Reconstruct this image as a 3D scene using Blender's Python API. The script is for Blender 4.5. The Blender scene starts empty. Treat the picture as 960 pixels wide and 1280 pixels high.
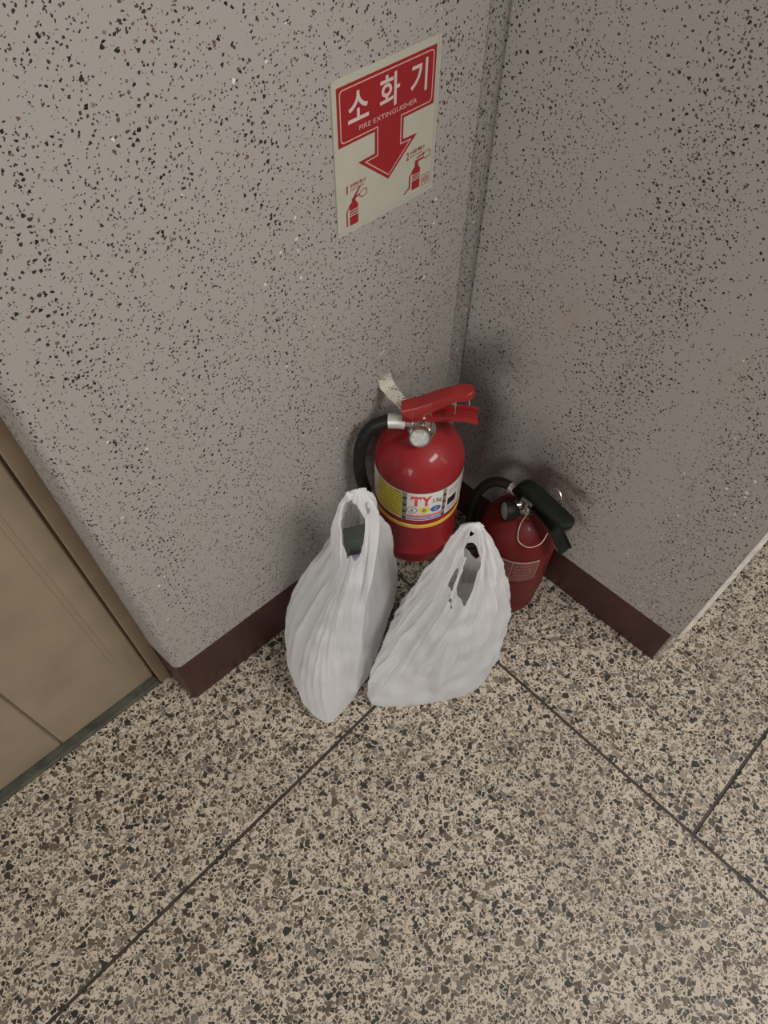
import bpy, bmesh, math, random
from mathutils import Vector, Matrix, noise

S = bpy.context.scene
COL = S.collection
PI = math.pi
random.seed(7)

# ------------------------------------------------------------------ camera
CAM_H = 1.5
PITCH, ROLL, YAW, FPX = 0.9939, 0.0155, 0.7736, 917.9
fw = Vector((math.cos(YAW) * math.cos(PITCH), math.sin(YAW) * math.cos(PITCH), -math.sin(PITCH)))
rt = Vector((math.sin(YAW), -math.cos(YAW), 0))
up = rt.cross(fw)
r2 = rt * math.cos(ROLL) + up * math.sin(ROLL)
u2 = -rt * math.sin(ROLL) + up * math.cos(ROLL)
cam = bpy.data.objects.new('camera', bpy.data.cameras.new('camera'))
COL.objects.link(cam)
cam.matrix_world = Matrix(((r2.x, u2.x, -fw.x, 0), (r2.y, u2.y, -fw.y, 0), (r2.z, u2.z, -fw.z, CAM_H), (0, 0, 0, 1)))
cam.data.sensor_fit = 'VERTICAL'
cam.data.sensor_height = 36
cam.data.lens = FPX / 1280 * 36
cam.data.clip_start = 0.02
S.camera = cam

# ------------------------------------------------------------------ world, lights, exposure
w = bpy.data.worlds.new('world')
S.world = w
w.use_nodes = True
w.node_tree.nodes['Background'].inputs[0].default_value = (1.0, 0.95, 0.90, 1)
w.node_tree.nodes['Background'].inputs[1].default_value = 0.05

def area(name, loc, target, sx, sy, power, col):
    l = bpy.data.lights.new(name, 'AREA')
    l.shape = 'RECTANGLE'; l.size = sx; l.size_y = sy; l.energy = power; l.color = col
    o = bpy.data.objects.new(name, l); COL.objects.link(o)
    o.location = loc
    o.rotation_euler = (Vector(target) - Vector(loc)).to_track_quat('-Z', 'Y').to_euler()
    return o

area('ceiling_panel_light', (0.80, -1.35, 2.75), (0.55, -0.1, 0.0), 1.2, 0.5, 54, (1.0, 0.965, 0.92))
area('added_left_fill', (-3.6, -0.6, 1.9), (0.7, 0.2, 0.2), 1.6, 1.6, 84, (1.0, 0.965, 0.92))  # added fill from the left to brighten the right wall, no known window
area('corridor_window_light', (2.3, -2.2, 2.1), (0.6, 0.0, 0.0), 1.2, 1.4, 22, (1.0, 0.965, 0.92))

vs = S.view_settings
vs.view_transform = 'Standard'; vs.look = 'None'; vs.gamma = 1; vs.use_curve_mapping = False
vs.exposure = 0.0

# ------------------------------------------------------------------ helpers
def setp(o, label=None, cat=None, group=None, kind=None):
    if label: o['label'] = label
    if cat: o['category'] = cat
    if group: o['group'] = group
    if kind: o['kind'] = kind
    return o

def empty(name, loc, rotz=0, **k):
    o = bpy.data.objects.new(name, None); COL.objects.link(o)
    o.empty_display_size = 0.05
    o.location = loc; o.rotation_euler = (0, 0, rotz)
    return setp(o, **k)

def mesh_obj(name, bm, mat, parent=None, smooth=True, angle=35, **k):
    bmesh.ops.recalc_face_normals(bm, faces=bm.faces[:])
    me = bpy.data.meshes.new(name); bm.to_mesh(me); bm.free()
    if smooth:
        for p in me.polygons: p.use_smooth = True
        me.set_sharp_from_angle(angle=math.radians(angle))
    me.materials.append(mat)
    o = bpy.data.objects.new(name, me); COL.objects.link(o)
    if parent: o.parent = parent
    return setp(o, **k)

def box(bm, a, b, bevel=0.0):
    t = bmesh.new()
    bmesh.ops.create_cube(t, size=1)
    for v in t.verts:
        v.co = Vector([(a[i] + b[i]) / 2 + v.co[i] * (b[i] - a[i]) for i in range(3)])
    if bevel: bmesh.ops.bevel(t, geom=t.edges[:], offset=bevel, segments=2, affect='EDGES', profile=0.5)
    join(bm, t)

def join(bm, t, M=None):
    if M is not None: bmesh.ops.transform(t, matrix=M, verts=t.verts[:])
    me = bpy.data.meshes.new('tmp'); t.to_mesh(me); t.free()
    bm.from_mesh(me); bpy.data.meshes.remove(me)

def lathe(bm, prof, seg=64, M=None, cap=True):
    t = bmesh.new(); rings = []
    for r, z in prof:
        rings.append([t.verts.new((r * math.cos(2 * PI * i / seg), r * math.sin(2 * PI * i / seg), z)) for i in range(seg)])
    for a, b in zip(rings, rings[1:]):
        for i in range(seg):
            t.faces.new((a[i], a[(i + 1) % seg], b[(i + 1) % seg], b[i]))
    if cap:
        t.faces.new(rings[0][::-1]); t.faces.new(rings[-1])
    join(bm, t, M)

def catmull(pts, n=8, closed=False):
    pts = [Vector(p) for p in pts]; out = []; L = len(pts)
    rng = range(L) if closed else range(L - 1)
    for i in rng:
        if closed: p0, p1, p2, p3 = pts[i - 1], pts[i], pts[(i + 1) % L], pts[(i + 2) % L]
        else: p0, p1, p2, p3 = pts[max(i - 1, 0)], pts[i], pts[i + 1], pts[min(i + 2, L - 1)]
        for k in range(n):
            t = k / n
            out.append(0.5 * ((2 * p1) + (p2 - p0) * t + (2 * p0 - 5 * p1 + 4 * p2 - p3) * t * t + (3 * p1 - p0 - 3 * p2 + p3) * t ** 3))
    if not closed: out.append(pts[-1])
    return out

def tube(bm, pts, rad, seg=16, closed=False):
    t = bmesh.new(); L = len(pts); rings = []
    nrm = None
    for i, p in enumerate(pts):
        if closed: tan = (pts[(i + 1) % L] - pts[i - 1]).normalized()
        else: tan = (pts[min(i + 1, L - 1)] - pts[max(i - 1, 0)]).normalized()
        if nrm is None:
            nrm = tan.orthogonal().normalized()
        nrm = (nrm - tan * nrm.dot(tan)).normalized()
        bi = tan.cross(nrm)
        r = rad[i] if isinstance(rad, (list, tuple)) else rad
        rings.append([t.verts.new(p + (nrm * math.cos(2 * PI * k / seg) + bi * math.sin(2 * PI * k / seg)) * r) for k in range(seg)])
    pairs = list(zip(rings, rings[1:])) + ([(rings[-1], rings[0])] if closed else [])
    for a, b in pairs:
        for k in range(seg):
            t.faces.new((a[k], a[(k + 1) % seg], b[(k + 1) % seg], b[k]))
    if not closed:
        t.faces.new(rings[0][::-1]); t.faces.new(rings[-1])
    join(bm, t)

def channel(bm, stations, wall, th, flip=False):
    """U-section swept in the local XZ plane: stations (x, z, half_width); walls go up (or down if flip)."""
    t = bmesh.new(); rings = []; n = len(stations)
    for i, (x, z, hw) in enumerate(stations):
        a = stations[max(i - 1, 0)]; b = stations[min(i + 1, n - 1)]
        tx, tz = b[0] - a[0], b[1] - a[1]; l = math.hypot(tx, tz); nx, nz = -tz / l, tx / l
        if flip: nx, nz = -nx, -nz
        wl = wall[i] if isinstance(wall, (list, tuple)) else wall
        hi = max(hw - th, 0.001)
        c = 0.28 * hw
        sec = [(-hw, wl), (-hw, th), (-hw + c * 0.5, 0.0006), (-hw + c, 0), (hw - c, 0), (hw - c * 0.5, 0.0006), (hw, th), (hw, wl), (hi, wl), (hi, th), (-hi, th), (-hi, wl)]
        rings.append([t.verts.new((x + nx * h, y, z + nz * h)) for y, h in sec])
    m = len(rings[0])
    for a, b in zip(rings, rings[1:]):
        for k in range(m): t.faces.new((a[k], a[(k + 1) % m], b[(k + 1) % m], b[k]))
    t.faces.new(rings[0][::-1]); t.faces.new(rings[-1])
    join(bm, t)

def prism(bm, poly, y0, y1, bevel=0.0):
    """polygon in XZ extruded along Y"""
    t = bmesh.new()
    f = t.faces.new([t.verts.new((x, y0, z)) for x, z in poly])
    r = bmesh.ops.extrude_face_region(t, geom=[f])
    for v in r['geom']:
        if isinstance(v, bmesh.types.BMVert): v.co.y = y1
    bmesh.ops.recalc_face_normals(t, faces=t.faces[:])
    if bevel: bmesh.ops.bevel(t, geom=t.edges[:], offset=bevel, segments=2, affect='EDGES', profile=0.5)
    join(bm, t)

# ------------------------------------------------------------------ materials
def nmat(name):
    m = bpy.data.materials.new(name); m.use_nodes = True
    nt = m.node_tree; b = nt.nodes['Principled BSDF']
    return m, nt, b

def N(nt, t, **k):
    n = nt.nodes.new(t)
    for a, v in k.items(): setattr(n, a, v)
    return n

def ramp(nt, src, stops, interp='LINEAR'):
    r = N(nt, 'ShaderNodeValToRGB'); r.color_ramp.interpolation = interp
    el = r.color_ramp.elements
    while len(el) < len(stops): el.new(0.5)
    for e, (p, c) in zip(el, stops):
        e.position = p; e.color = (*c, 1) if len(c) == 3 else c
    nt.links.new(src, r.inputs[0]); return r.outputs[0]

def math_(nt, op, a, b=None, c=None):
    n = N(nt, 'ShaderNodeMath', operation=op)
    for i, v in enumerate((a, b, c)):
        if v is None: continue
        if isinstance(v, (int, float)): n.inputs[i].default_value = v
        else: nt.links.new(v, n.inputs[i])
    return n.outputs[0]

def mix(nt, f, a, b):
    n = N(nt, 'ShaderNodeMix', data_type='RGBA')
    for s, v in ((0, f), (6, a), (7, b)):
        if isinstance(v, (int, float)): n.inputs[s].default_value = v
        elif isinstance(v, tuple): n.inputs[s].default_value = (*v, 1)
        else: nt.links.new(v, n.inputs[s])
    return n.outputs[2]

def plain(name, col, rough=0.5, metal=0.0, coat=0.0, var=0.06, scale=30, bump=0.0, bscale=200, spec=0.5):
    m, nt, b = nmat(name)
    tc = N(nt, 'ShaderNodeTexCoord')
    no = N(nt, 'ShaderNodeTexNoise'); no.inputs['Scale'].default_value = scale; no.inputs['Detail'].default_value = 5
    nt.links.new(tc.outputs['Object'], no.inputs['Vector'])
    lo = tuple(max(0, c * (1 - var * 2)) for c in col); hi = tuple(min(1, c * (1 + var * 2)) for c in col)
    nt.links.new(ramp(nt, no.outputs['Fac'], [(0.3, lo), (0.7, hi)]), b.inputs['Base Color'])
    b.inputs['Roughness'].default_value = rough; b.inputs['Metallic'].default_value = metal
    b.inputs['Coat Weight'].default_value = coat; b.inputs['Coat Roughness'].default_value = 0.06
    b.inputs['Specular IOR Level'].default_value = spec
    if bump:
        n2 = N(nt, 'ShaderNodeTexNoise'); n2.inputs['Scale'].default_value = bscale
        nt.links.new(tc.outputs['Object'], n2.inputs['Vector'])
        bp = N(nt, 'ShaderNodeBump'); bp.inputs['Strength'].default_value = bump; bp.inputs['Distance'].default_value = 0.001
        nt.links.new(n2.outputs['Fac'], bp.inputs['Height']); nt.links.new(bp.outputs[0], b.inputs['Normal'])
    return m

def flecks(nt, vec, scale, dens, rmin, rmax, clump=None):
    """0..1 mask of small irregular flecks"""
    v = N(nt, 'ShaderNodeTexVoronoi'); v.inputs['Scale'].default_value = scale; v.inputs['Randomness'].default_value = 1
    nt.links.new(vec, v.inputs['Vector'])
    sep = N(nt, 'ShaderNodeSeparateColor'); nt.links.new(v.outputs['Color'], sep.inputs[0])
    rnd = sep.outputs[0]
    if clump is not None: rnd = math_(nt, 'ADD', rnd, math_(nt, 'MULTIPLY', math_(nt, 'SUBTRACT', clump, 0.5), 0.5))
    keep = math_(nt, 'GREATER_THAN', rnd, 1 - dens)
    rad = math_(nt, 'MULTIPLY_ADD', math_(nt, 'POWER', sep.outputs[1], 1.6), rmax - rmin, rmin)
    ins = math_(nt, 'LESS_THAN', v.outputs['Distance'], rad)
    return math_(nt, 'MULTIPLY', keep, ins), sep

def wall_mat(name, base, dens=1.0, size=1.0, rough=0.45, noise_bump=0.12):
    m, nt, b = nmat(name)
    tc = N(nt, 'ShaderNodeTexCoord')
    dist = N(nt, 'ShaderNodeTexNoise'); dist.inputs['Scale'].default_value = 330; dist.inputs['Detail'].default_value = 2
    nt.links.new(tc.outputs['Object'], dist.inputs['Vector'])
    off = N(nt, 'ShaderNodeVectorMath', operation='SUBTRACT'); nt.links.new(dist.outputs['Color'], off.inputs[0]); off.inputs[1].default_value = (.5, .5, .5)
    sc = N(nt, 'ShaderNodeVectorMath', operation='SCALE'); nt.links.new(off.outputs[0], sc.inputs[0]); sc.inputs['Scale'].default_value = 0.0052
    ad = N(nt, 'ShaderNodeVectorMath', operation='ADD'); nt.links.new(tc.outputs['Object'], ad.inputs[0]); nt.links.new(sc.outputs[0], ad.inputs[1])
    cl = N(nt, 'ShaderNodeTexNoise'); cl.inputs['Scale'].default_value = 42; cl.inputs['Detail'].default_value = 3
    nt.links.new(tc.outputs['Object'], cl.inputs['Vector'])
    big, s1 = flecks(nt, ad.outputs[0], 165, 0.55 * dens, 0.19, 0.36 * size, cl.outputs['Fac'])
    sml, s2 = flecks(nt, ad.outputs[0], 250, 0.48 * dens, 0.20, 0.38 * size, cl.outputs['Fac'])
    wht, s3 = flecks(nt, ad.outputs[0], 75, 0.07, 0.08, 0.20)
    blot = N(nt, 'ShaderNodeTexNoise'); blot.inputs['Scale'].default_value = 9; blot.inputs['Detail'].default_value = 4
    nt.links.new(tc.outputs['Object'], blot.inputs['Vector'])
    warm = tuple(c * f for c, f in zip(base, (0.99, 0.95, 0.86)))
    basec = ramp(nt, blot.outputs['Fac'], [(0.35, base), (0.62, base), (0.78, warm)])
    fcol = ramp(nt, s1.outputs[2], [(0, (0.006, 0.005, 0.005)), (0.52, (0.016, 0.012, 0.010)), (0.66, (0.05, 0.033, 0.02)), (0.8, (0.10, 0.06, 0.035)), (0.93, (0.16, 0.08, 0.05)), (1, (0.2, 0.16, 0.12))])
    c = mix(nt, big, basec, fcol)
    c = mix(nt, math_(nt, 'MULTIPLY', sml, 0.95), c, (0.018, 0.014, 0.011))
    c = mix(nt, math_(nt, 'MULTIPLY', wht, 0.7), c, (0.8, 0.77, 0.72))
    nt.links.new(c, b.inputs['Base Color'])
    b.inputs['Roughness'].default_value = rough
    bp = N(nt, 'ShaderNodeBump'); bp.inputs['Strength'].default_value = noise_bump; bp.inputs['Distance'].default_value = 0.002
    h = math_(nt, 'ADD', math_(nt, 'MULTIPLY', cl.outputs['Fac'], 0.8), math_(nt, 'MULTIPLY', big, 0.35))
    nt.links.new(h, bp.inputs['Height']); nt.links.new(bp.outputs[0], b.inputs['Normal'])
    return m

def terrazzo_mat():
    m, nt, b = nmat('terrazzo')
    tc = N(nt, 'ShaderNodeTexCoord')
    dist = N(nt, 'ShaderNodeTexNoise'); dist.inputs['Scale'].default_value = 130; dist.inputs['Detail'].default_value = 2
    nt.links.new(tc.outputs['Object'], dist.inputs['Vector'])
    off = N(nt, 'ShaderNodeVectorMath', operation='SUBTRACT'); nt.links.new(dist.outputs['Color'], off.inputs[0]); off.inputs[1].default_value = (.5, .5, .5)
    sc = N(nt, 'ShaderNodeVectorMath', operation='SCALE'); nt.links.new(off.outputs[0], sc.inputs[0]); sc.inputs['Scale'].default_value = 0.0045
    ad = N(nt, 'ShaderNodeVectorMath', operation='ADD'); nt.links.new(tc.outputs['Object'], ad.inputs[0]); nt.links.new(sc.outputs[0], ad.inputs[1])
    big_n = N(nt, 'ShaderNodeTexNoise'); big_n.inputs['Scale'].default_value = 5; big_n.inputs['Detail'].default_value = 5
    nt.links.new(tc.outputs['Object'], big_n.inputs['Vector'])
    col = ramp(nt, big_n.outputs['Fac'], [(0.3, (0.46, 0.39, 0.305)), (0.7, (0.54, 0.465, 0.37))])
    chips = [(0.0, (0.008, 0.010, 0.008)), (0.20, (0.014, 0.016, 0.013)), (0.30, (0.045, 0.035, 0.024)), (0.52, (0.10, 0.075, 0.050)), (0.70, (0.155, 0.12, 0.083)), (0.80, (0.13, 0.125, 0.115)), (0.90, (0.25, 0.20, 0.15)), (1.0, (0.33, 0.27, 0.20))]
    allm = None
    for scale, dens, thr0, thr1 in ((280, 0.50, 0.09, 0.26), (126, 0.64, 0.07, 0.27), (82, 0.22, 0.08, 0.25)):
        e = N(nt, 'ShaderNodeTexVoronoi', feature='DISTANCE_TO_EDGE', voronoi_dimensions='2D'); e.inputs['Scale'].default_value = scale
        f = N(nt, 'ShaderNodeTexVoronoi', voronoi_dimensions='2D'); f.inputs['Scale'].default_value = scale
        nt.links.new(ad.outputs[0], e.inputs['Vector']); nt.links.new(ad.outputs[0], f.inputs['Vector'])
        sp = N(nt, 'ShaderNodeSeparateColor'); nt.links.new(f.outputs['Color'], sp.inputs[0])
        thr = math_(nt, 'MULTIPLY_ADD', math_(nt, 'POWER', sp.outputs[1], 1.6), thr1 - thr0, thr0)
        mk = math_(nt, 'MULTIPLY', math_(nt, 'GREATER_THAN', e.outputs['Distance'], thr), math_(nt, 'GREATER_THAN', sp.outputs[0], 1 - dens))
        cc = ramp(nt, sp.outputs[2], chips)
        col = mix(nt, mk, col, cc)
        allm = mk if allm is None else math_(nt, 'MAXIMUM', allm, mk)
    gr = N(nt, 'ShaderNodeTexNoise'); gr.inputs['Scale'].default_value = 600
    nt.links.new(tc.outputs['Object'], gr.inputs['Vector'])
    col = mix(nt, math_(nt, 'MULTIPLY', math_(nt, 'GREATER_THAN', gr.outputs['Fac'], 0.60), 0.35), col, (0.14, 0.11, 0.085))
    # scuffed dirt
    d1 = N(nt, 'ShaderNodeTexNoise'); d1.inputs['Scale'].default_value = 3.2; d1.inputs['Detail'].default_value = 6
    nt.links.new(tc.outputs['Object'], d1.inputs['Vector'])
    col = mix(nt, math_(nt, 'MULTIPLY', ramp(nt, d1.outputs['Fac'], [(0.5, (0, 0, 0)), (0.75, (1, 1, 1))]), 0.25), col, (0.11, 0.09, 0.075))
    nt.links.new(col, b.inputs['Base Color'])
    b.inputs['Roughness'].default_value = 0.58
    bp = N(nt, 'ShaderNodeBump'); bp.inputs['Strength'].default_value = 0.08; bp.inputs['Distance'].default_value = 0.0006
    nt.links.new(allm, bp.inputs['Height']); nt.links.new(bp.outputs[0], b.inputs['Normal'])
    return m

M_WALL = wall_mat('speckled_wall_finish', (0.340, 0.314, 0.292))
M_STRIP = wall_mat('speckled_corner_finish', (0.312, 0.288, 0.272), dens=1.3, size=1.1, rough=0.5, noise_bump=0.3)
M_HOOK = wall_mat('speckled_hook_paint', (0.50, 0.47, 0.40), dens=1.0, rough=0.4)
M_TERR = terrazzo_mat()
M_GROUT = plain('joint_strip', (0.035, 0.028, 0.02), 0.6, var=0.2)
M_BASE = plain('dark_red_base_paint', (0.040, 0.0095, 0.0085), 0.42, var=0.14, scale=14, bump=0.1, bscale=90)
M_BARE = plain('bare_plaster', (0.36, 0.33, 0.29), 0.8, var=0.2, scale=120, bump=0.5, bscale=160)
M_DOOR = plain('beige_door_paint', (0.27, 0.21, 0.145), 0.5, var=0.05, scale=9)
M_JAMB = plain('tan_door_frame_paint', (0.215, 0.155, 0.10), 0.5, var=0.06, scale=12)
M_SILL = plain('worn_green_grey_sill', (0.055, 0.055, 0.040), 0.65, var=0.2, scale=40, bump=0.3)
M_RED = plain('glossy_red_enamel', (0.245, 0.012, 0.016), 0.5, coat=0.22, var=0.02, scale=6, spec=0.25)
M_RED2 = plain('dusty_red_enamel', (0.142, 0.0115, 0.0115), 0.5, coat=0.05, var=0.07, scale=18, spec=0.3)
M_LEVER = plain('red_lever_plastic', (0.25, 0.014, 0.0135), 0.38, var=0.03)
M_BLACK = plain('black_rubber', (0.007, 0.0075, 0.007), 0.55, spec=0.3, var=0.1)
M_BLACK2 = plain('black_plastic_lever', (0.0075, 0.009, 0.0065), 0.55, spec=0.25, var=0.15, scale=25, bump=0.15, bscale=120)
M_CHROME = plain('dull_chrome', (0.62, 0.60, 0.55), 0.28, metal=1.0, var=0.08)
M_FERR = plain('satin_aluminium', (0.62, 0.61, 0.57), 0.42, metal=0.6, var=0.05)
M_WIRE = plain('pale_wire', (0.62, 0.52, 0.40), 0.4, var=0.05)
M_STEELWIRE = plain('steel_wire', (0.75, 0.74, 0.72), 0.25, metal=1.0, var=0.03)
M_WHITE = plain('label_white', (0.66, 0.63, 0.60), 0.35, var=0.02)
M_LBLACK = plain('label_black', (0.012, 0.011, 0.011), 0.4, var=0.05)
M_LRED = plain('label_red', (0.55, 0.05, 0.035), 0.4, var=0.03)
M_LBLUE = plain('label_blue', (0.035, 0.11, 0.36), 0.4, var=0.03)
M_LVIOLET = plain('label_violet', (0.10, 0.09, 0.30), 0.4, var=0.03)
M_LYEL = plain('label_yellow', (0.72, 0.55, 0.045), 0.4, var=0.03)
M_BAND = plain('yellow_band_print', (0.70, 0.42, 0.05), 0.35, var=0.03)
M_INK = plain('grey_print', (0.10, 0.09, 0.08), 0.5, var=0.05)
M_SIGN = plain('sign_cream', (0.42, 0.405, 0.335), 0.35, var=0.02)
M_SRED = plain('sign_red', (0.27, 0.011, 0.016), 0.35, var=0.02)
M_SPINK = plain('sign_pale_print', (0.55, 0.32, 0.29), 0.35, var=0.02)
M_SLET = plain('sign_letter_print', (0.55, 0.44, 0.40), 0.35, var=0.02)
M_IVORY = plain('ivory_plastic', (0.60, 0.54, 0.40), 0.45, var=0.04)
M_GLASSD = plain('gauge_dial', (0.36, 0.37, 0.34), 0.3, var=0.25, scale=220)
M_OLIVE = plain('olive_dial', (0.13, 0.13, 0.07), 0.4, var=0.25, scale=200)
M_GREEN = plain('gauge_green', (0.08, 0.13, 0.03), 0.4)
M_PRINTW = plain('pale_print', (0.52, 0.30, 0.28), 0.5, var=0.12, scale=150)
M_CARTON = plain('grey_green_carton', (0.10, 0.115, 0.10), 0.6, var=0.05)
M_LAV = plain('lavender_pack', (0.40, 0.37, 0.48), 0.5, var=0.05)
M_PALE = plain('pale_pink_pack', (0.62, 0.53, 0.48), 0.5, var=0.05)
M_PAPER = plain('white_roll', (0.72, 0.70, 0.68), 0.6, var=0.03)

def clear_film(name, col, alpha):
    m, nt, b = nmat(name)
    b.inputs['Base Color'].default_value = (*col, 1); b.inputs['Roughness'].default_value = 0.3
    b.inputs['Alpha'].default_value = alpha
    return m
M_LAM = clear_film('laminate_film', (0.62, 0.60, 0.52), 0.45)
M_GLASS = clear_film('gauge_glass', (0.8, 0.8, 0.78), 0.18)
M_GLASS.node_tree.nodes['Principled BSDF'].inputs['Roughness'].default_value = 0.05

def bag_mat(name, col, transp):
    m = bpy.data.materials.new(name); m.use_nodes = True; nt = m.node_tree
    nt.nodes.clear()
    out = N(nt, 'ShaderNodeOutputMaterial')
    tc = N(nt, 'ShaderNodeTexCoord')
    no = N(nt, 'ShaderNodeTexNoise'); no.inputs['Scale'].default_value = 22; no.inputs['Detail'].default_value = 6
    mp = N(nt, 'ShaderNodeMapping'); mp.inputs['Scale'].default_value = (3, 3, 0.7)
    nt.links.new(tc.outputs['Object'], mp.inputs[0]); nt.links.new(mp.outputs[0], no.inputs['Vector'])
    cc = ramp(nt, no.outputs['Fac'], [(0.3, tuple(c * 0.93 for c in col)), (0.7, col)])
    bp = N(nt, 'ShaderNodeBump'); bp.inputs['Strength'].default_value = 0.35; bp.inputs['Distance'].default_value = 0.003
    nt.links.new(no.outputs['Fac'], bp.inputs['Height'])
    di = N(nt, 'ShaderNodeBsdfDiffuse'); tr = N(nt, 'ShaderNodeBsdfTranslucent'); gl = N(nt, 'ShaderNodeBsdfGlossy'); tp = N(nt, 'ShaderNodeBsdfTransparent')
    gl.inputs['Roughness'].default_value = 0.38
    for s in (di, tr): nt.links.new(cc, s.inputs[0])
    for s in (di, tr, gl): nt.links.new(bp.outputs[0], s.inputs['Normal'])
    def mx(f, a, b):
        n = N(nt, 'ShaderNodeMixShader'); n.inputs[0].default_value = f
        nt.links.new(a, n.inputs[1]); nt.links.new(b, n.inputs[2]); return n.outputs[0]
    s = mx(0.35, di.outputs[0], tr.outputs[0])
    s = mx(0.05, s, gl.outputs[0])
    s = mx(transp, s, tp.outputs[0])
    nt.links.new(s, out.inputs[0])
    return m
M_BAG = bag_mat('white_polythene_film', (0.92, 0.925, 0.935), 0.23)

def print_mat(name, ground, ink, rows, dens):
    """rows of illegible small print along U, rows stacked along V (generated from the UV layer)"""
    m, nt, b = nmat(name)
    uv = N(nt, 'ShaderNodeUVMap')
    sp = N(nt, 'ShaderNodeSeparateXYZ'); nt.links.new(uv.outputs[0], sp.inputs[0])
    row = math_(nt, 'FLOOR', math_(nt, 'MULTIPLY', sp.outputs[1], rows))
    fr = math_(nt, 'FRACT', math_(nt, 'MULTIPLY', sp.outputs[1], rows))
    cb = N(nt, 'ShaderNodeCombineXYZ'); nt.links.new(math_(nt, 'MULTIPLY', sp.outputs[0], 60), cb.inputs[0]); nt.links.new(math_(nt, 'MULTIPLY', row, 7.3), cb.inputs[1])
    no = N(nt, 'ShaderNodeTexNoise'); no.inputs['Scale'].default_value = 1.0; no.inputs['Detail'].default_value = 2
    nt.links.new(cb.outputs[0], no.inputs['Vector'])
    line = math_(nt, 'MULTIPLY', math_(nt, 'GREATER_THAN', fr, 0.35), math_(nt, 'GREATER_THAN', no.outputs['Fac'], 1 - dens))
    nt.links.new(mix(nt, math_(nt, 'MULTIPLY', line, 0.75), ground, ink), b.inputs['Base Color'])
    b.inputs['Roughness'].default_value = 0.35
    return m
M_YPRINT = print_mat('yellow_instruction_print', (0.70, 0.55, 0.05), (0.20, 0.14, 0.01), 9, 0.56)
M_RPRINT = print_mat('red_strip_print', (0.52, 0.05, 0.04), (0.66, 0.5, 0.46), 1, 0.56)
M_VPRINT = print_mat('violet_strip_print', (0.12, 0.10, 0.33), (0.6, 0.55, 0.62), 1, 0.53)
M_KPRINT = print_mat('black_strip_print', (0.012, 0.011, 0.011), (0.5, 0.45, 0.45), 4, 0.5)
M_WPRINT = print_mat('white_side_print', (0.62, 0.60, 0.57), (0.12, 0.10, 0.10), 12, 0.5)
M_DPRINT = print_mat('red_panel_print', (0.155, 0.0125, 0.0125), (0.36, 0.16, 0.15), 6, 0.52)

# ------------------------------------------------------------------ room frame
A = Vector((0.08531, 0.62690, 0)); C = Vector((0.82886, 0.59333, 0)); E = Vector((0.84086, 0.00798, 0))
UL = (C - A).normalized(); NL = Vector((-UL.y, UL.x, 0)); LL = (C - A).length
UR = (E - C).normalized(); NR = Vector((-UR.y, UR.x, 0)); LR = (E - C).length
ANG_L = math.atan2(UL.y, UL.x)
def PL(s, d, z): return A + UL * s + NL * d + Vector((0, 0, z))
def PR(s, d, z): return C + UR * s + NR * d + Vector((0, 0, z))
WALL_TOP = 2.6

def extrude_plan(bm, plan, zlo, zhi):
    """plan: list of points (Vector xy); zlo/zhi functions of index"""
    lo = [bm.verts.new((p.x, p.y, zlo(i))) for i, p in enumerate(plan)]
    hi = [bm.verts.new((p.x, p.y, zhi)) for p in plan]
    n = len(plan)
    for i in range(n): bm.faces.new((lo[i], lo[(i + 1) % n], hi[(i + 1) % n], hi[i]))
    bm.faces.new(lo[::-1]); bm.faces.new(hi)

HB = lambda s: 0.172 + (0.155 - 0.172) * s / LL
HBR = lambda s: 0.1225 + (0.1305 - 0.1225) * s / LR

# left wall: rounded free end at s = 0, strip near the corner is a separate piece
sp = []
R0 = 0.016
sp.append((0.69, 0.0))
for k in range(9):
    a = k / 8 * PI / 2
    sp.append((R0 - R0 * math.sin(a) + 0.0, R0 - R0 * math.cos(a)))
sp += [(-0.006, 0.078), (-0.006, 0.16), (0.69, 0.16)]
bm = bmesh.new()
extrude_plan(bm, [PL(s, d, 0) for s, d in sp], lambda i: HB(max(0, sp[i][0])), WALL_TOP)
wl_ = mesh_obj('wall_left', bm, M_WALL, smooth=True, angle=30, kind='structure')
wl_.data.materials.append(M_STRIP)   # the rough trowelled free end
for p in wl_.data.polygons:
    if (p.center - A).dot(UL) < 0.0105: p.material_index = 1

# corner strip: shallow recessed cove between the two walls
sp2 = [(0.69, 0.0), (0.694, 0.0022), (0.700, 0.0034), (0.718, 0.0040), (0.730, 0.0062), (0.739, 0.0105), (0.7475, 0.0145), (0.7475, 0.16), (0.69, 0.16)]
bm = bmesh.new()
extrude_plan(bm, [PL(s, d, 0) for s, d in sp2], lambda i: HB(sp2[i][0]), WALL_TOP)
mesh_obj('trim_1', bm, M_STRIP, smooth=True, angle=60, kind='structure')

# right wall, its free end has a chamfered plaster bead
sr = [(-0.14, 0.0), (LR + 0.012, 0.0), (LR + 0.020, 0.010), (LR + 0.020, 0.20), (-0.14, 0.20)]
bm = bmesh.new()
extrude_plan(bm, [PR(s, d, 0) for s, d in sr], lambda i: HBR(sr[i][0]), WALL_TOP)
mesh_obj('wall_right', bm, M_WALL, smooth=False, kind='structure')
bm = bmesh.new()
extrude_plan(bm, [PR(s, d, 0) for s, d in ((LR + 0.0125, -0.0006), (LR + 0.0145, 0.0), (LR + 0.0208, 0.0095), (LR + 0.0200, 0.012), (LR + 0.0125, 0.003))], lambda i: 0.131, WALL_TOP)
mesh_obj('trim_2', bm, plain('pale_corner_bead', (0.62, 0.59, 0.54), 0.6, var=0.12, scale=60), smooth=False, kind='structure')

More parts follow.
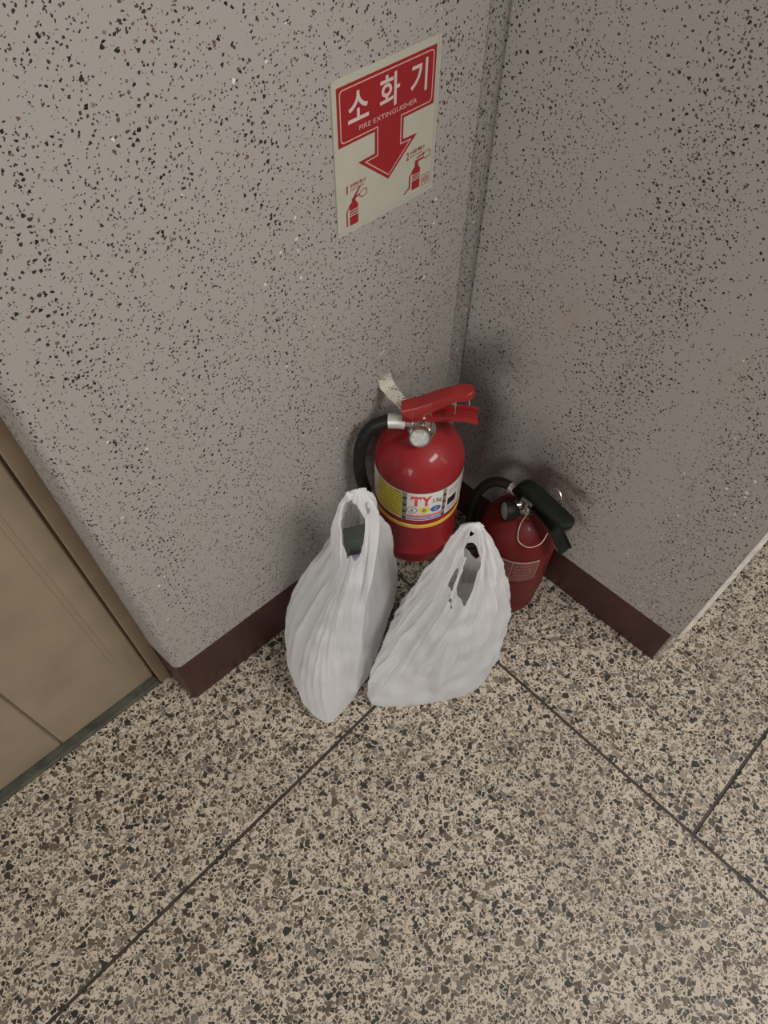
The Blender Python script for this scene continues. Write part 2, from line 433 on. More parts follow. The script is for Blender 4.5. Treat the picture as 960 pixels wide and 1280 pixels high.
# painted base bands below the finish
bl = [(0.75, 0.0015), (0.012, 0.0015), (0.004, 0.004), (0.0015, 0.012), (-0.004, 0.078), (-0.004, 0.16), (0.75, 0.16)]
bm = bmesh.new()
lo = [bm.verts.new(PL(s, d, 0)) for s, d in bl]; hi = [bm.verts.new(PL(s, d, HB(max(0, s)))) for s, d in bl]
for i in range(len(bl)): bm.faces.new((lo[i], lo[(i + 1) % len(bl)], hi[(i + 1) % len(bl)], hi[i]))
bm.faces.new(hi); bm.faces.new(lo[::-1])
mesh_obj('baseboard_left', bm, M_BASE, smooth=True, angle=25, kind='structure')
br = [(0.0, 0.0015), (LR + 0.001, 0.0015), (LR + 0.001, 0.012), (0.0, 0.012)]
bm = bmesh.new()
lo = [bm.verts.new(PR(s, d, 0)) for s, d in br]; hi = [bm.verts.new(PR(s, d, HBR(s))) for s, d in br]
for i in range(4): bm.faces.new((lo[i], lo[(i + 1) % 4], hi[(i + 1) % 4], hi[i]))
bm.faces.new(hi); bm.faces.new(lo[::-1])
mesh_obj('baseboard_right', bm, M_BASE, smooth=False, kind='structure')
bm = bmesh.new()   # rough plaster core at the free end, behind the paint
core = [(0.0, 0.012), (LR + 0.001, 0.012), (LR + 0.006, 0.010), (LR + 0.013, 0.016), (LR + 0.014, 0.19), (0.0, 0.19)]
lo = [bm.verts.new(PR(s, d, 0)) for s, d in core]; hi = [bm.verts.new(PR(s, d, HBR(s))) for s, d in core]
for i in range(len(core)): bm.faces.new((lo[i], lo[(i + 1) % len(core)], hi[(i + 1) % len(core)], hi[i]))
bm.faces.new(hi); bm.faces.new(lo[::-1])
mesh_obj('trim_3', bm, M_BARE, smooth=False, kind='structure')

# ------------------------------------------------------------------ floor: bed, slabs with open joints
bm = bmesh.new(); box(bm, (-3, -3, -0.06), (3.4, 2.6, -0.003))
FLOOR = mesh_obj('floor', bm, M_GROUT, smooth=False, kind='structure')
g = 0.0032
xs = [-1.8, -0.6, 0.6003, 1.8, 3.0]
ysl = [-2.85, -1.65, -0.85, 0.3545, 1.5545]
ysr = [-2.65, -1.45, -0.249, 0.951, 2.15]
for ci in range(4):
    ys = ysl if ci < 2 else ysr
    for ri in range(4):
        bm = bmesh.new()
        box(bm, (xs[ci] + g, ys[ri] + g, -0.02), (xs[ci + 1] - g, ys[ri + 1] - g, 0.0), 0.0012)
        mesh_obj('floor_slab', bm, M_TERR, FLOOR, smooth=False)

# ------------------------------------------------------------------ door beside the left wall
door = bpy.data.objects.new('door_1', None); COL.objects.link(door)
door['kind'] = 'structure'; door.location = A; door.rotation_euler = (0, 0, ANG_L)
bm = bmesh.new(); box(bm, (-0.029, 0.079, 0.0), (-0.004, 0.15, 2.2), 0.002)
mesh_obj('door_jamb', bm, M_JAMB, door, smooth=False)
bm = bmesh.new(); box(bm, (-0.2435, 0.0985, 0.012), (-0.0325, 0.125, 2.15), 0.003)
box(bm, (-0.0765, 0.0979, 0.16), (-0.0735, 0.0990, 2.1)); box(bm, (-0.0835, 0.0980, 0.16), (-0.0825, 0.0990, 2.1))
mesh_obj('door_leaf', bm, M_DOOR, door, smooth=False)
bm = bmesh.new(); box(bm, (-1.0, 0.0985, 0.012), (-0.2475, 0.125, 2.15), 0.003)
mesh_obj('door_leaf', bm, M_DOOR, door, smooth=False)
bm = bmesh.new(); box(bm, (-1.0, 0.0775, 0.0), (-0.0295, 0.14, 0.010), 0.004)
mesh_obj('door_sill', bm, M_SILL, door, smooth=False)
bm = bmesh.new(); box(bm, (-1.0, 0.1035, 0.0), (-0.02, 0.15, 2.2))
mesh_obj('door_backing', bm, M_JAMB, door, smooth=False)

# ------------------------------------------------------------------ flat print helpers
def poly_face(bm, pts):
    bm.faces.new([bm.verts.new(p) for p in pts])

def text_mesh(body, bold=0.0, res=4):
    c = bpy.data.curves.new('t', 'FONT'); c.body = body; c.offset = bold; c.resolution_u = res
    o = bpy.data.objects.new('t', c); COL.objects.link(o)
    dg = bpy.context.evaluated_depsgraph_get()
    me = bpy.data.meshes.new_from_object(o.evaluated_get(dg))
    bpy.data.objects.remove(o); bpy.data.curves.remove(c)
    bm = bmesh.new(); bm.from_mesh(me); bpy.data.meshes.remove(me)
    xs_ = [v.co.x for v in bm.verts]; ys_ = [v.co.y for v in bm.verts]
    return bm, min(xs_), max(xs_), min(ys_), max(ys_)

def text_on(bm, body, x0, x1, z0, z1, y, bold=0.0, fn=None, cut=0, italic=0.0):
    """fit the text into the box; fn maps (x, z) to a point"""
    t, a, b, c, d = text_mesh(body, bold)
    for v in t.verts:
        fx = (v.co.x - a) / (b - a); fz = (v.co.y - c) / (d - c)
        v.co = Vector((x0 + fx * (x1 - x0) + italic * fz * (z1 - z0), 0, z0 + fz * (z1 - z0)))
    for k in range(1, cut):
        xx = x0 + (x1 - x0) * k / cut
        bmesh.ops.bisect_plane(t, geom=t.verts[:] + t.edges[:] + t.faces[:], plane_co=(xx, 0, 0), plane_no=(1, 0, 0))
    for v in t.verts:
        v.co = fn(v.co.x, v.co.z) if fn else Vector((v.co.x, y, v.co.z))
    join(bm, t)

def offset_poly(p, d):
    out = []; n = len(p)
    for i in range(n):
        a, b, c = Vector(p[i - 1]), Vector(p[i]), Vector(p[(i + 1) % n])
        e1 = (b - a).normalized(); e2 = (c - b).normalized()
        n1 = Vector((-e1.y, e1.x)); n2 = Vector((-e2.y, e2.x))
        m = (n1 + n2); m /= max(1e-6, m.length_squared / 2)
        out.append(b + m * d)
    return out

# ------------------------------------------------------------------ sign on the left wall
SX, SZ = 0.525, 0.0
sign = empty('fire_extinguisher_sign', PL(SX, 0, 0), ANG_L, label='white and red fire extinguisher sign with down arrow on the left wall', cat='sign')
sign.location = PL(SX, 0, 0.904)
def sx(s): return s - SX
def sz(z): return z - 0.904
bm = bmesh.new(); box(bm, (sx(0.444), -0.0012, sz(0.904)), (sx(0.6115), -0.0004, sz(1.0972)))
mesh_obj('laminate_film', bm, M_LAM, sign, smooth=False, label='clear laminated border of the sign')
bm = bmesh.new(); box(bm, (sx(0.4445), -0.0018, sz(0.9115)), (sx(0.6055), -0.0009, sz(1.0968)))
mesh_obj('sign_sheet', bm, M_SIGN, sign, smooth=False)
arrow = [(0.4505, 1.0885), (0.4505, 1.0211), (0.5065, 1.0211), (0.5065, 0.9945), (0.480, 0.9935), (0.5293, 0.952), (0.577, 0.9935), (0.5530, 0.9945), (0.5530, 1.0211), (0.6030, 1.0211), (0.6030, 1.0885)]
bm = bmesh.new()
poly_face(bm, [(sx(s), -0.0020, sz(z)) for s, z in [arrow[0], arrow[1], arrow[9], arrow[10]]])
poly_face(bm, [(sx(s), -0.0020, sz(z)) for s, z in [arrow[2], arrow[3], arrow[7], arrow[8]]])
poly_face(bm, [(sx(s), -0.0020, sz(z)) for s, z in [arrow[3], arrow[4], arrow[5]]])
poly_face(bm, [(sx(s), -0.0020, sz(z)) for s, z in [arrow[3], arrow[5], arrow[7]]])
poly_face(bm, [(sx(s), -0.0020, sz(z)) for s, z in [arrow[7], arrow[5], arrow[6]]])
mesh_obj('red_arrow_panel', bm, M_SRED, sign, smooth=False)
# pale inner outline with rounded outer corners
def rounded(poly, idx, r):
    out = []
    for i, b in enumerate(poly):
        if i not in idx: out.append(Vector(b)); continue
        a = Vector(poly[i - 1]); c = Vector(poly[(i + 1) % len(poly)]); b = Vector(b)
        p0 = b + (a - b).normalized() * r; p1 = b + (c - b).normalized() * r
        for k in range(6):
            t = k / 5; out.append((1 - t) ** 2 * p0 + 2 * t * (1 - t) * b + t * t * p1)
    return out
oa = rounded(offset_poly(arrow, 0.0036), {0, 1, 9, 10}, 0.006)
ob = rounded(offset_poly(arrow, 0.0051), {0, 1, 9, 10}, 0.0048)
bm = bmesh.new()
for i in range(len(oa)):
    j = (i + 1) % len(oa)
    poly_face(bm, [(sx(q.x), -0.0022, sz(q.y)) for q in (oa[i], oa[j], ob[j], ob[i])])
mesh_obj('pale_outline', bm, M_SPINK, sign, smooth=False)
bm = bmesh.new()
text_on(bm, '소', sx(0.4660), sx(0.4972), sz(1.0440), sz(1.0770), -0.0022, 0.016)
text_on(bm, '화', sx(0.5140), sx(0.5452), sz(1.0415), sz(1.0790), -0.0022, 0.016)
text_on(bm, '기', sx(0.5625), sx(0.5895), sz(1.0417), sz(1.0785), -0.0022, 0.016)
mesh_obj('large_lettering', bm, M_SLET, sign, smooth=False)
bm = bmesh.new(); text_on(bm, 'FIRE EXTINGUISHER', sx(0.4825), sx(0.5740), sz(1.0318), sz(1.0376), -0.0022, 0.006)
mesh_obj('small_lettering', bm, M_SPINK, sign, smooth=False)
# the two little instruction pictures
def icon(x, z, lift, num, l1, l2, tx):
    bm = bmesh.new(); y = -0.0020
    q = lambda pts: poly_face(bm, [(sx(x + a), y, sz(z + b)) for a, b in pts])
    wv = 0.0070
    for b0, b1 in ((0, .0125), (.0140, .0160), (.0175, .0195), (.0210, .0265)):
        q([(-wv, b0), (wv, b0), (wv, b1), (-wv, b1)])
    q([(-wv, .0265), (wv, .0265), (.0035, .0315), (-.0035, .0315)])
    q([(-.0030, .0315), (.0030, .0315), (.0030, .0365), (-.0030, .0365)])
    if lift:
        q([(-.0015, .0365), (.0025, .0362), (.0125, .0480), (.0105, .0490)])
        q([(.0010, .0345), (.0090, .0362), (.0090, .0385), (.0010, .0375)])
        q([(-.0125, .0005), (-.0105, .0005), (-.0105, .0210), (-.0125, .0210)])
        q([(-.0125, .0210), (-.0105, .0210), (-.0040, .0300), (-.0052, .0312)])
    else:
        q([(-.0030, .0365), (.0120, .0372), (.0125, .0400), (-.0030, .0400)])
        q([(-.0005, .0415), (.0130, .0440), (.0125, .0462), (-.0005, .0432)])
        q([(-.0125, .0050), (-.0100, .0050), (-.0100, .0210), (-.0125, .0210)])
        q([(-.0125, .0210), (-.0100, .0210), (-.0030, .0300), (-.0045, .0312)])
        q([(-.0225, .0000), (-.0200, -.0010), (-.0100, .0050), (-.0125, .0065)])
    # outline of the hand
    hx, hz = (.0155, .0375) if lift else (.0170, .0420)
    hand = [(-.0060, -.0030), (-.0010, -.0062), (.0068, -.0045), (.0068, .0040), (.0015, .0048), (-.0030, .0030), (-.0062, .0012)]
    hp = [Vector(p) for p in hand]; hi = offset_poly(hand, 0.0011)
    for i in range(len(hp)):
        j = (i + 1) % len(hp)
        q([(hx + p.x, hz + p.y) for p in (hp[i], hp[j], hi[j], hi[i])])
    text_on(bm, num, sx(tx), sx(tx + 0.0042 if num != '1' else tx + 0.0022), sz(z + .0455), sz(z + .0560), y, 0.02)
    text_on(bm, l1, sx(tx + .0062), sx(tx + .0315), sz(z + .0512), sz(z + .0562), y, 0.022)
    text_on(bm, l2, sx(tx + .0062), sx(tx + .0290), sz(z + .0470), sz(z + .0494), y, 0.012)
    mesh_obj('instruction_picture', bm, M_SRED, sign, smooth=False)
bm = bmesh.new()   # small certification mark: a ring in a square frame
fr = [(0.5885, 0.9160), (0.6030, 0.9160), (0.6030, 0.9320), (0.5885, 0.9320)]
fi = offset_poly(fr, 0.0008)
for i in range(4):
    j = (i + 1) % 4
    poly_face(bm, [(sx(q[0]), -0.0020, sz(q[1])) for q in (fr[i], fr[j], fi[j], fi[i])])
for ro, ri in ((0.0052, 0.0043), (0.0030, 0.0018)):
    for k in range(20):
        c0, c1 = 2 * PI * k / 20, 2 * PI * (k + 1) / 20
        poly_face(bm, [(sx(0.59575 + r_ * math.cos(q)), -0.0020, sz(0.9240 + r_ * math.sin(q))) for r_, q in ((ro, c0), (ro, c1), (ri, c1), (ri, c0))])
mesh_obj('square_mark', bm, M_SRED, sign, smooth=False)
icon(0.4710, 0.9145, True, '1', '안전핀을 뽑는다', '손잡이를 누르지 않은 상태로', 0.4600)
icon(0.5785, 0.9172, False, '2', '노즐을 빼들고', '불이난 곳을 향한다', 0.5600)

# ------------------------------------------------------------------ wall hook
hook = empty('wall_hook', PL(0.527, 0, 0.57), ANG_L, label='white speckle-painted metal hook fixed to the left wall above the extinguisher', cat='hook')
bm = bmesh.new()
prism(bm, [(-0.0150, 0.004), (-0.0085, 0.0), (0.0105, 0.0), (0.0140, 0.006), (0.0130, 0.078), (0.0020, 0.086), (-0.0170, 0.080)], -0.0020, 0.0008, 0.0008)
mesh_obj('hook_plate', bm, M_WALL, hook, smooth=False)
bm = bmesh.new()
st = [(-0.0020, 0.026, 0.0140, 0.0), (-0.0060, 0.012, 0.0140, 0.0), (-0.014, 0.008, 0.0135, 0.0), (-0.030, 0.009, 0.0125, -0.004), (-0.050, 0.011, 0.0105, -0.008), (-0.068, 0.013, 0.0088, -0.012), (-0.088, 0.015, 0.0080, -0.014), (-0.092, 0.026, 0.0080, -0.014)]
t = bmesh.new(); rings = []
for i, (y, z, hw, x0) in enumerate(st):
    a = st[max(i - 1, 0)]; b = st[min(i + 1, len(st) - 1)]; ty, tz = b[0] - a[0], b[1] - a[1]; l = math.hypot(ty, tz)
    ny, nz = -tz / l * 0.0012, ty / l * 0.0012
    rings.append([t.verts.new((x0 + sx_ * hw, y + s2 * ny, z + s2 * nz)) for sx_, s2 in ((-1, 1), (1, 1), (1, -1), (-1, -1))])
for a, b in zip(rings, rings[1:]):
    for k in range(4): t.faces.new((a[k], a[(k + 1) % 4], b[(k + 1) % 4], b[k]))
t.faces.new(rings[0]); t.faces.new(rings[-1][::-1]); join(bm, t)
mesh_obj('hook_arm', bm, M_HOOK, hook, smooth=False)

# ------------------------------------------------------------------ extinguishers
def cyl_patch(bm, r, a0, a1, z0, z1, uvl=None, seg=None, shear=None):
    """curved patch; angle 0 faces local -Y (the camera side), positive to +X"""
    seg = seg or max(2, int(abs(a1 - a0) / 4) + 1)
    lay = bm.loops.layers.uv.verify()
    P = lambda a, z: Vector((r * math.sin(math.radians(a)), -r * math.cos(math.radians(a)), z))
    for k in range(seg):
        t0, t1 = k / seg, (k + 1) / seg
        b0, b1 = a0 + (a1 - a0) * t0, a0 + (a1 - a0) * t1
        f = bm.faces.new([bm.verts.new(P(b0, z0)), bm.verts.new(P(b1, z0)), bm.verts.new(P(b1, z1)), bm.verts.new(P(b0, z1))])
        for lp, uv in zip(f.loops, ((t0, 0), (t1, 0), (t1, 1), (t0, 1))): lp[lay].uv = uv
def cyl_disc(bm, r, ac, zc, ra, rz, n=24, hole=0.0):
    P = lambda a, z: Vector((r * math.sin(math.radians(a)), -r * math.cos(math.radians(a)), z))
    for k in range(n):
        t0, t1 = 2 * PI * k / n, 2 * PI * (k + 1) / n
        pts = [P(ac + ra * math.cos(t), zc + rz * math.sin(t)) for t in (t0, t1)]
        if hole: pts += [P(ac + ra * hole * math.cos(t), zc + rz * hole * math.sin(t)) for t in (t1, t0)]
        else: pts += [P(ac, zc)]
        bm.faces.new([bm.verts.new(p) for p in pts])

def gauge(root, loc, tilt, yaw, rad, depth, mbez, mdial, needle):
    """pressure gauge: local axis points towards -Y then tilted up"""
    e = Matrix.Translation(Vector(loc)) @ Matrix.Rotation(yaw, 4, 'Z') @ Matrix.Rotation(PI / 2 - tilt, 4, 'X')
    bm = bmesh.new()
    lathe(bm, [(rad * 0.62, -depth), (rad * 0.9, -depth * 0.7), (rad, -depth * 0.55), (rad, -0.001), (rad * 0.97, 0.0012), (rad * 0.86, 0.0012), (rad * 0.82, -0.0012), (rad * 0.80, -0.003)], 40, e)
    g_ = mesh_obj('pressure_gauge', bm, mbez, root)
    bm = bmesh.new()
    lathe(bm, [(rad * 0.82, -0.0032), (rad * 0.82, -0.0026)], 32, e)
    mesh_obj('dial', bm, mdial, g_, smooth=False)
    bm = bmesh.new()
    for a0, a1, r0, r1 in ((-40, 40, 0.42, 0.70),):
        for k in range(6):
            q0 = math.radians(90 + a0 + (a1 - a0) * k / 6); q1 = math.radians(90 + a0 + (a1 - a0) * (k + 1) / 6)
            poly_face(bm, [e @ Vector((rad * r_ * math.cos(q), rad * r_ * math.sin(q), -0.0024)) for r_, q in ((r0, q0), (r1, q0), (r1, q1), (r0, q1))])
    mesh_obj('green_arc', bm, M_GREEN, g_, smooth=False, label='green arc on the gauge dial')
    bm = bmesh.new()
    ang = math.radians(needle); dv = Vector((math.cos(ang), math.sin(ang), 0)); pv = Vector((-dv.y, dv.x, 0))
    poly_face(bm, [e @ (dv * rad * -.15 + pv * rad * .07 + Vector((0, 0, -.0021))), e @ (dv * rad * -.15 - pv * rad * .07 + Vector((0, 0, -.0021))), e @ (dv * rad * .66 + Vector((0, 0, -.0021)))])
    mesh_obj('needle', bm, M_SPINK, g_, smooth=False)
    bm = bmesh.new()
    lathe(bm, [(rad * 0.83, -0.0010), (rad * 0.6, -0.0002), (rad * 0.3, 0.0003), (0.0004, 0.0005)], 32, e)
    mesh_obj('gauge_glass', bm, M_GLASS, g_)

# ---- bright red extinguisher hanging on the hook
X1 = Vector((0.6066, 0.507, 0.245)); RD = 0.079
n1 = Vector((X1.x, X1.y, 0)).normalized(); rv1 = Vector((n1.y, -n1.x, 0))
e1 = empty('fire_extinguisher', X1, math.atan2(rv1.y, rv1.x),
           label='glossy bright red fire extinguisher with red levers and printed label, hung on the wall hook', cat='fire extinguisher')
SH = 0.230; DH = 0.066
prof = [(0.058, -0.014), (0.068, -0.018), (RD - 0.0020, -0.0165), (RD - 0.0004, -0.012), (RD, 0.0150), (RD + 0.0007, 0.0157), (RD + 0.0007, 0.0178), (RD, 0.0185)]
prof += [(RD, SH * k / 6 + 0.0185 * (1 - k / 6)) for k in range(1, 7)]
for k in range(1, 17):
    t = k / 16 * math.radians(76)
    prof.append((RD * math.cos(t), SH + DH * math.sin(t)))
prof += [(0.0185, SH + DH * 0.985), (0.0175, SH + DH + 0.003)]
bm = bmesh.new(); lathe(bm, prof, 96)
mesh_obj('tank', bm, M_RED, e1, angle=50)
bm = bmesh.new(); lathe(bm, [(RD + 0.0004, 0.1130), (RD + 0.0012, 0.1140), (RD + 0.0012, 0.1235), (RD + 0.0004, 0.1245)], 96, cap=False)
mesh_obj('yellow_band', bm, M_BAND, e1, label='yellow ring printed round the tank')
LZ0, LZ1 = 0.139, 0.2235
r1 = RD + 0.0006
bm = bmesh.new(); cyl_patch(bm, r1, -80, 112, LZ0, LZ1); lab = mesh_obj('label_sheet', bm, M_WHITE, e1)
bm = bmesh.new(); cyl_patch(bm, r1 + 0.0003, -60, -17.5, LZ0 + 0.004, LZ1 - 0.004); mesh_obj('yellow_panel', bm, M_YPRINT, lab, label='yellow panel of small print')
for a0, a1 in ((-17, -11.5), (35.5, 40.5)):
    bm = bmesh.new(); cyl_patch(bm, r1 + 0.0003, a0, a1, LZ0 + 0.001, LZ1 - 0.001); mesh_obj('black_strip', bm, M_KPRINT, lab)
bm = bmesh.new(); cyl_patch(bm, r1 + 0.0003, -10.5, 35.5, LZ0 + 0.0125, LZ0 + 0.0205); mesh_obj('red_strip', bm, M_RPRINT, lab)
bm = bmesh.new(); cyl_patch(bm, r1 + 0.0003, -10.5, 35.5, LZ0 + 0.0025, LZ0 + 0.0120); mesh_obj('violet_strip', bm, M_VPRINT, lab)
cf = lambda rr: (lambda a, z: Vector((rr * math.sin(math.radians(a)), -rr * math.cos(math.radians(a)), z)))
bm = bmesh.new(); text_on(bm, 'T', -6.0, 6.5, LZ0 + 0.049, LZ0 + 0.0755, 0, 0.045, cf(r1 + 0.0004), 5)
text_on(bm, 'Y', 6.5, 20.0, LZ0 + 0.049, LZ0 + 0.0755, 0, 0.045, cf(r1 + 0.0004), 5)
for a0, a1, z in ((-2.1, 2.7, 0.0470), (11.5, 16.0, 0.0470), (-6.5, -4.5, 0.0660), (4.9, 6.6, 0.0660)):
    cyl_patch(bm, r1 + 0.0004, a0, a1, LZ0 + z, LZ0 + z + (0.003 if z < 0.06 else 0.009))
mesh_obj('red_lettering', bm, M_LRED, lab, smooth=False)
bm = bmesh.new(); text_on(bm, '3.3kg', 21, 33.5, LZ0 + 0.050, LZ0 + 0.0655, 0, 0.01, cf(r1 + 0.0004), 6, 0.15)
mesh_obj('weight_lettering', bm, M_INK, lab, smooth=False)
for ac, mt, ch, ci in ((-4.5, M_INK, 'A', M_INK), (11.5, M_LYEL, 'B', M_INK), (26.5, M_LBLUE, 'C', M_WHITE)):
    bm = bmesh.new()
    if ch == 'A': cyl_disc(bm, r1 + 0.0004, ac, LZ0 + 0.0335, 7.0, 0.0095, hole=0.88)
    else: cyl_disc(bm, r1 + 0.0004, ac, LZ0 + 0.0335, 7.0, 0.0095)
    d_ = mesh_obj('class_disc', bm, mt, lab, smooth=False)
    bm = bmesh.new(); text_on(bm, ch, ac - 2.0, ac + 2.0, LZ0 + 0.0285, LZ0 + 0.0385, 0, 0.01, cf(r1 + 0.0007), 2)
    mesh_obj('letter', bm, ci, lab, smooth=False)
bm = bmesh.new(); cyl_patch(bm, r1 + 0.0003, 44, 60, LZ0 + 0.025, LZ0 + 0.046); mesh_obj('black_panel', bm, M_LBLACK, lab)
bm = bmesh.new(); cyl_patch(bm, r1 + 0.0003, 44, 62, LZ0 + 0.056, LZ0 + 0.074); cyl_patch(bm, r1 + 0.0003, 66, 104, LZ0 + 0.006, LZ1 - 0.006); cyl_patch(bm, r1 + 0.0003, 44, 62, LZ0 + 0.004, LZ0 + 0.020)
mesh_obj('side_print', bm, M_WPRINT, lab)

VZ = SH + DH   # base of the valve
bm = bmesh.new()
lathe(bm, [(0.0235, VZ - 0.004), (0.0245, VZ - 0.002), (0.0245, VZ + 0.006), (0.0235, VZ + 0.008), (0.0165, VZ + 0.009), (0.0160, VZ + 0.030), (0.0150, VZ + 0.040)], 32)
box(bm, (-0.016, -0.012, VZ + 0.012), (0.014, 0.012, VZ + 0.046), 0.002)
tube(bm, [Vector((0, 0, VZ + 0.018)), Vector((-0.03, 0, VZ + 0.020))], 0.0095, 20)
tube(bm, [Vector((0, 0, VZ + 0.022)), Vector((-0.001, -0.030, VZ + 0.024))], 0.0085, 20)
mesh_obj('valve_body', bm, M_CHROME, e1)
gauge(e1, (-0.002, -0.0365, VZ + 0.026), math.radians(22), math.radians(4), 0.0182, 0.012, M_CHROME, M_GLASSD, 110)
bm = bmesh.new()
tube(bm, catmull([(-0.0285, 0, VZ + 0.020), (-0.040, 0, VZ + 0.0205), (-0.056, 0, VZ + 0.019)], 4), 0.0130, 24)
mesh_obj('hose_ferrule', bm, M_FERR, e1, angle=60)
hp = catmull([(-0.050, 0, VZ + 0.0195), (-0.062, -0.001, VZ + 0.017), (-0.082, -0.004, VZ + 0.005), (-0.099, -0.008, VZ - 0.028), (-0.106, -0.011, VZ - 0.075), (-0.1035, -0.013, VZ - 0.125), (-0.095, -0.014, VZ - 0.175)], 8)
bm = bmesh.new(); tube(bm, hp, 0.0112, 20); mesh_obj('hose', bm, M_BLACK, e1)
bm = bmesh.new()
box(bm, (-0.100, -0.030, 0.098), (-0.073, 0.002, 0.126), 0.003); box(bm, (-0.104, -0.034, 0.088), (-0.086, -0.028, 0.122), 0.002)
mesh_obj('hose_clip', bm, M_IVORY, e1)

# levers
def lever_stations(pts, n=24, tip=True):
    out = []
    P = catmull([(x, w_, z) for x, z, w_ in pts], 8)
    for p in P: out.append((p.x, p.z, p.y))
    if tip:
        x, z, w_ = out[-1]; px, pz, _ = out[-3]
        dx, dz = x - px, z - pz; l = math.hypot(dx, dz); dx /= l; dz /= l
        for k in range(1, 7):
            a = k / 6 * PI / 2 * 0.97
            out.append((x + dx * w_ * math.sin(a), z + dz * w_ * math.sin(a), max(w_ * math.cos(a), 0.0022)))
    return out
bm = bmesh.new()
st = lever_stations([(-0.036, VZ + 0.060, 0.0125), (-0.010, VZ + 0.072, 0.0132), (0.020, VZ + 0.090, 0.0138), (0.045, VZ + 0.103, 0.0142), (0.062, VZ + 0.108, 0.0142)])
channel(bm, st, [0.030 - 0.018 * min(1, i / 22) for i in range(len(st))], 0.0022, flip=True)
up_l = mesh_obj('squeeze_lever', bm, M_LEVER, e1, angle=50)
bm = bmesh.new()
st = lever_stations([(-0.033, VZ + 0.034, 0.0125), (-0.010, VZ + 0.034, 0.0128), (0.012, VZ + 0.036, 0.0130), (0.040, VZ + 0.042, 0.0135), (0.065, VZ + 0.044, 0.0140), (0.088, VZ + 0.040, 0.0142)], tip=False)
channel(bm, st, [0.022 - 0.010 * min(1, i / 24) for i in range(len(st))], 0.0022)
mesh_obj('carry_handle', bm, M_LEVER, e1, angle=50)
bm = bmesh.new()
tube(bm, [Vector((0.002, -0.0152, VZ + 0.050)), Vector((0.002, 0.0152, VZ + 0.050))], 0.0022, 12)
mesh_obj('pivot_pin', bm, M_STEELWIRE, e1)
bm = bmesh.new()
ring = [Vector((0.062, 0.030, VZ + 0.042)) + Vector((0.013 * math.cos(a), 0.006 * math.sin(a), 0.036 * math.sin(a))) for a in [2 * PI * k / 36 for k in range(36)]]
tube(bm, ring, 0.0011, 8, closed=True)
tube(bm, [Vector((0.050, -0.016, VZ + 0.068)), Vector((0.052, 0.026, VZ + 0.068))], 0.0013, 8)
mesh_obj('safety_pin', bm, M_STEELWIRE, e1)

# ---- duller red extinguisher standing on the floor
X2 = Vector((0.7516, 0.352, 0.0)); R2 = 0.0785
v2 = Vector((-0.08, -0.9968, 0)).normalized()
e2 = empty('fire_extinguisher', X2, math.atan2(v2.y, v2.x),
           label='dusty dark red fire extinguisher with black levers, standing on the floor against the right wall', cat='fire extinguisher')
prof = [(0.060, 0.003), (0.069, 0.0), (0.0735, 0.002), (0.0755, 0.008), (0.0765, 0.055), (0.0750, 0.0575), (0.0750, 0.0595), (0.0780, 0.062), (R2, 0.066)]
SH2, DH2 = 0.232, 0.082
prof += [(R2, 0.066 + (SH2 - 0.066) * k / 6) for k in range(1, 7)]
for k in range(1, 17):
    t = k / 16 * math.radians(68)
    prof.append((R2 * math.cos(t), SH2 + DH2 * math.sin(t)))
ztop = SH2 + DH2 * math.sin(math.radians(68))
prof += [(0.0275, ztop + 0.001), (0.0268, ztop + 0.006), (0.0235, ztop + 0.009), (0.0215, ztop + 0.010)]
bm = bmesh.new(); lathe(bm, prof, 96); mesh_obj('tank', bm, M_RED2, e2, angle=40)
# direction of the printed panel: towards the camera
base_ang = math.degrees(math.atan2(-X2.y, -X2.x)) - math.degrees(math.atan2(v2.y, v2.x)) + 90
base_ang = (base_ang + 180) % 360 - 180
r2_ = R2 + 0.0005
bm = bmesh.new(); cyl_patch(bm, r2_, base_ang - 40, base_ang + 44, 0.168, 0.241)
pn = mesh_obj('printed_panel', bm, M_DPRINT, e2, label='red panel of faded pale print')
bm = bmesh.new()
ra, rb = base_ang - 41, base_ang + 45
cyl_patch(bm, r2_ + 0.0003, ra, rb, 0.237, 0.2435)
cyl_patch(bm, r2_ + 0.0003, ra, rb, 0.167, 0.1685)
for a in (ra, base_ang + 6, rb): cyl_patch(bm, r2_ + 0.0003, a - 0.5, a + 0.5, 0.167, 0.239, seg=1)
cyl_patch(bm, r2_ + 0.0003, base_ang - 6, base_ang + 3, 0.1525, 0.1535, seg=2)
mesh_obj('panel_border', bm, M_PRINTW, e2, smooth=False)
V2 = ztop + 0.009
bm = bmesh.new()
lathe(bm, [(0.0200, V2 - 0.002), (0.0210, V2), (0.0210, V2 + 0.010), (0.0165, V2 + 0.012), (0.0160, V2 + 0.036)], 32)
box(bm, (-0.017, -0.0115, V2 + 0.012), (0.018, 0.0115, V2 + 0.044), 0.002)
tube(bm, [Vector((0, 0, V2 + 0.020)), Vector((-0.030, 0, V2 + 0.022))], 0.0085, 20)
tube(bm, [Vector((0, 0, V2 + 0.018)), Vector((-0.012, -0.024, V2 + 0.018))], 0.0090, 20)
mesh_obj('valve_body', bm, M_CHROME, e2)
gauge(e2, (-0.017, -0.0440, V2 + 0.014), math.radians(12), math.radians(-30), 0.0205, 0.026, M_BLACK, M_OLIVE, 150)
bm = bmesh.new(); tube(bm, [Vector((-0.027, 0, V2 + 0.021)), Vector((-0.047, 0.0, V2 + 0.023))], 0.0100, 24)
mesh_obj('hose_ferrule', bm, M_FERR, e2)
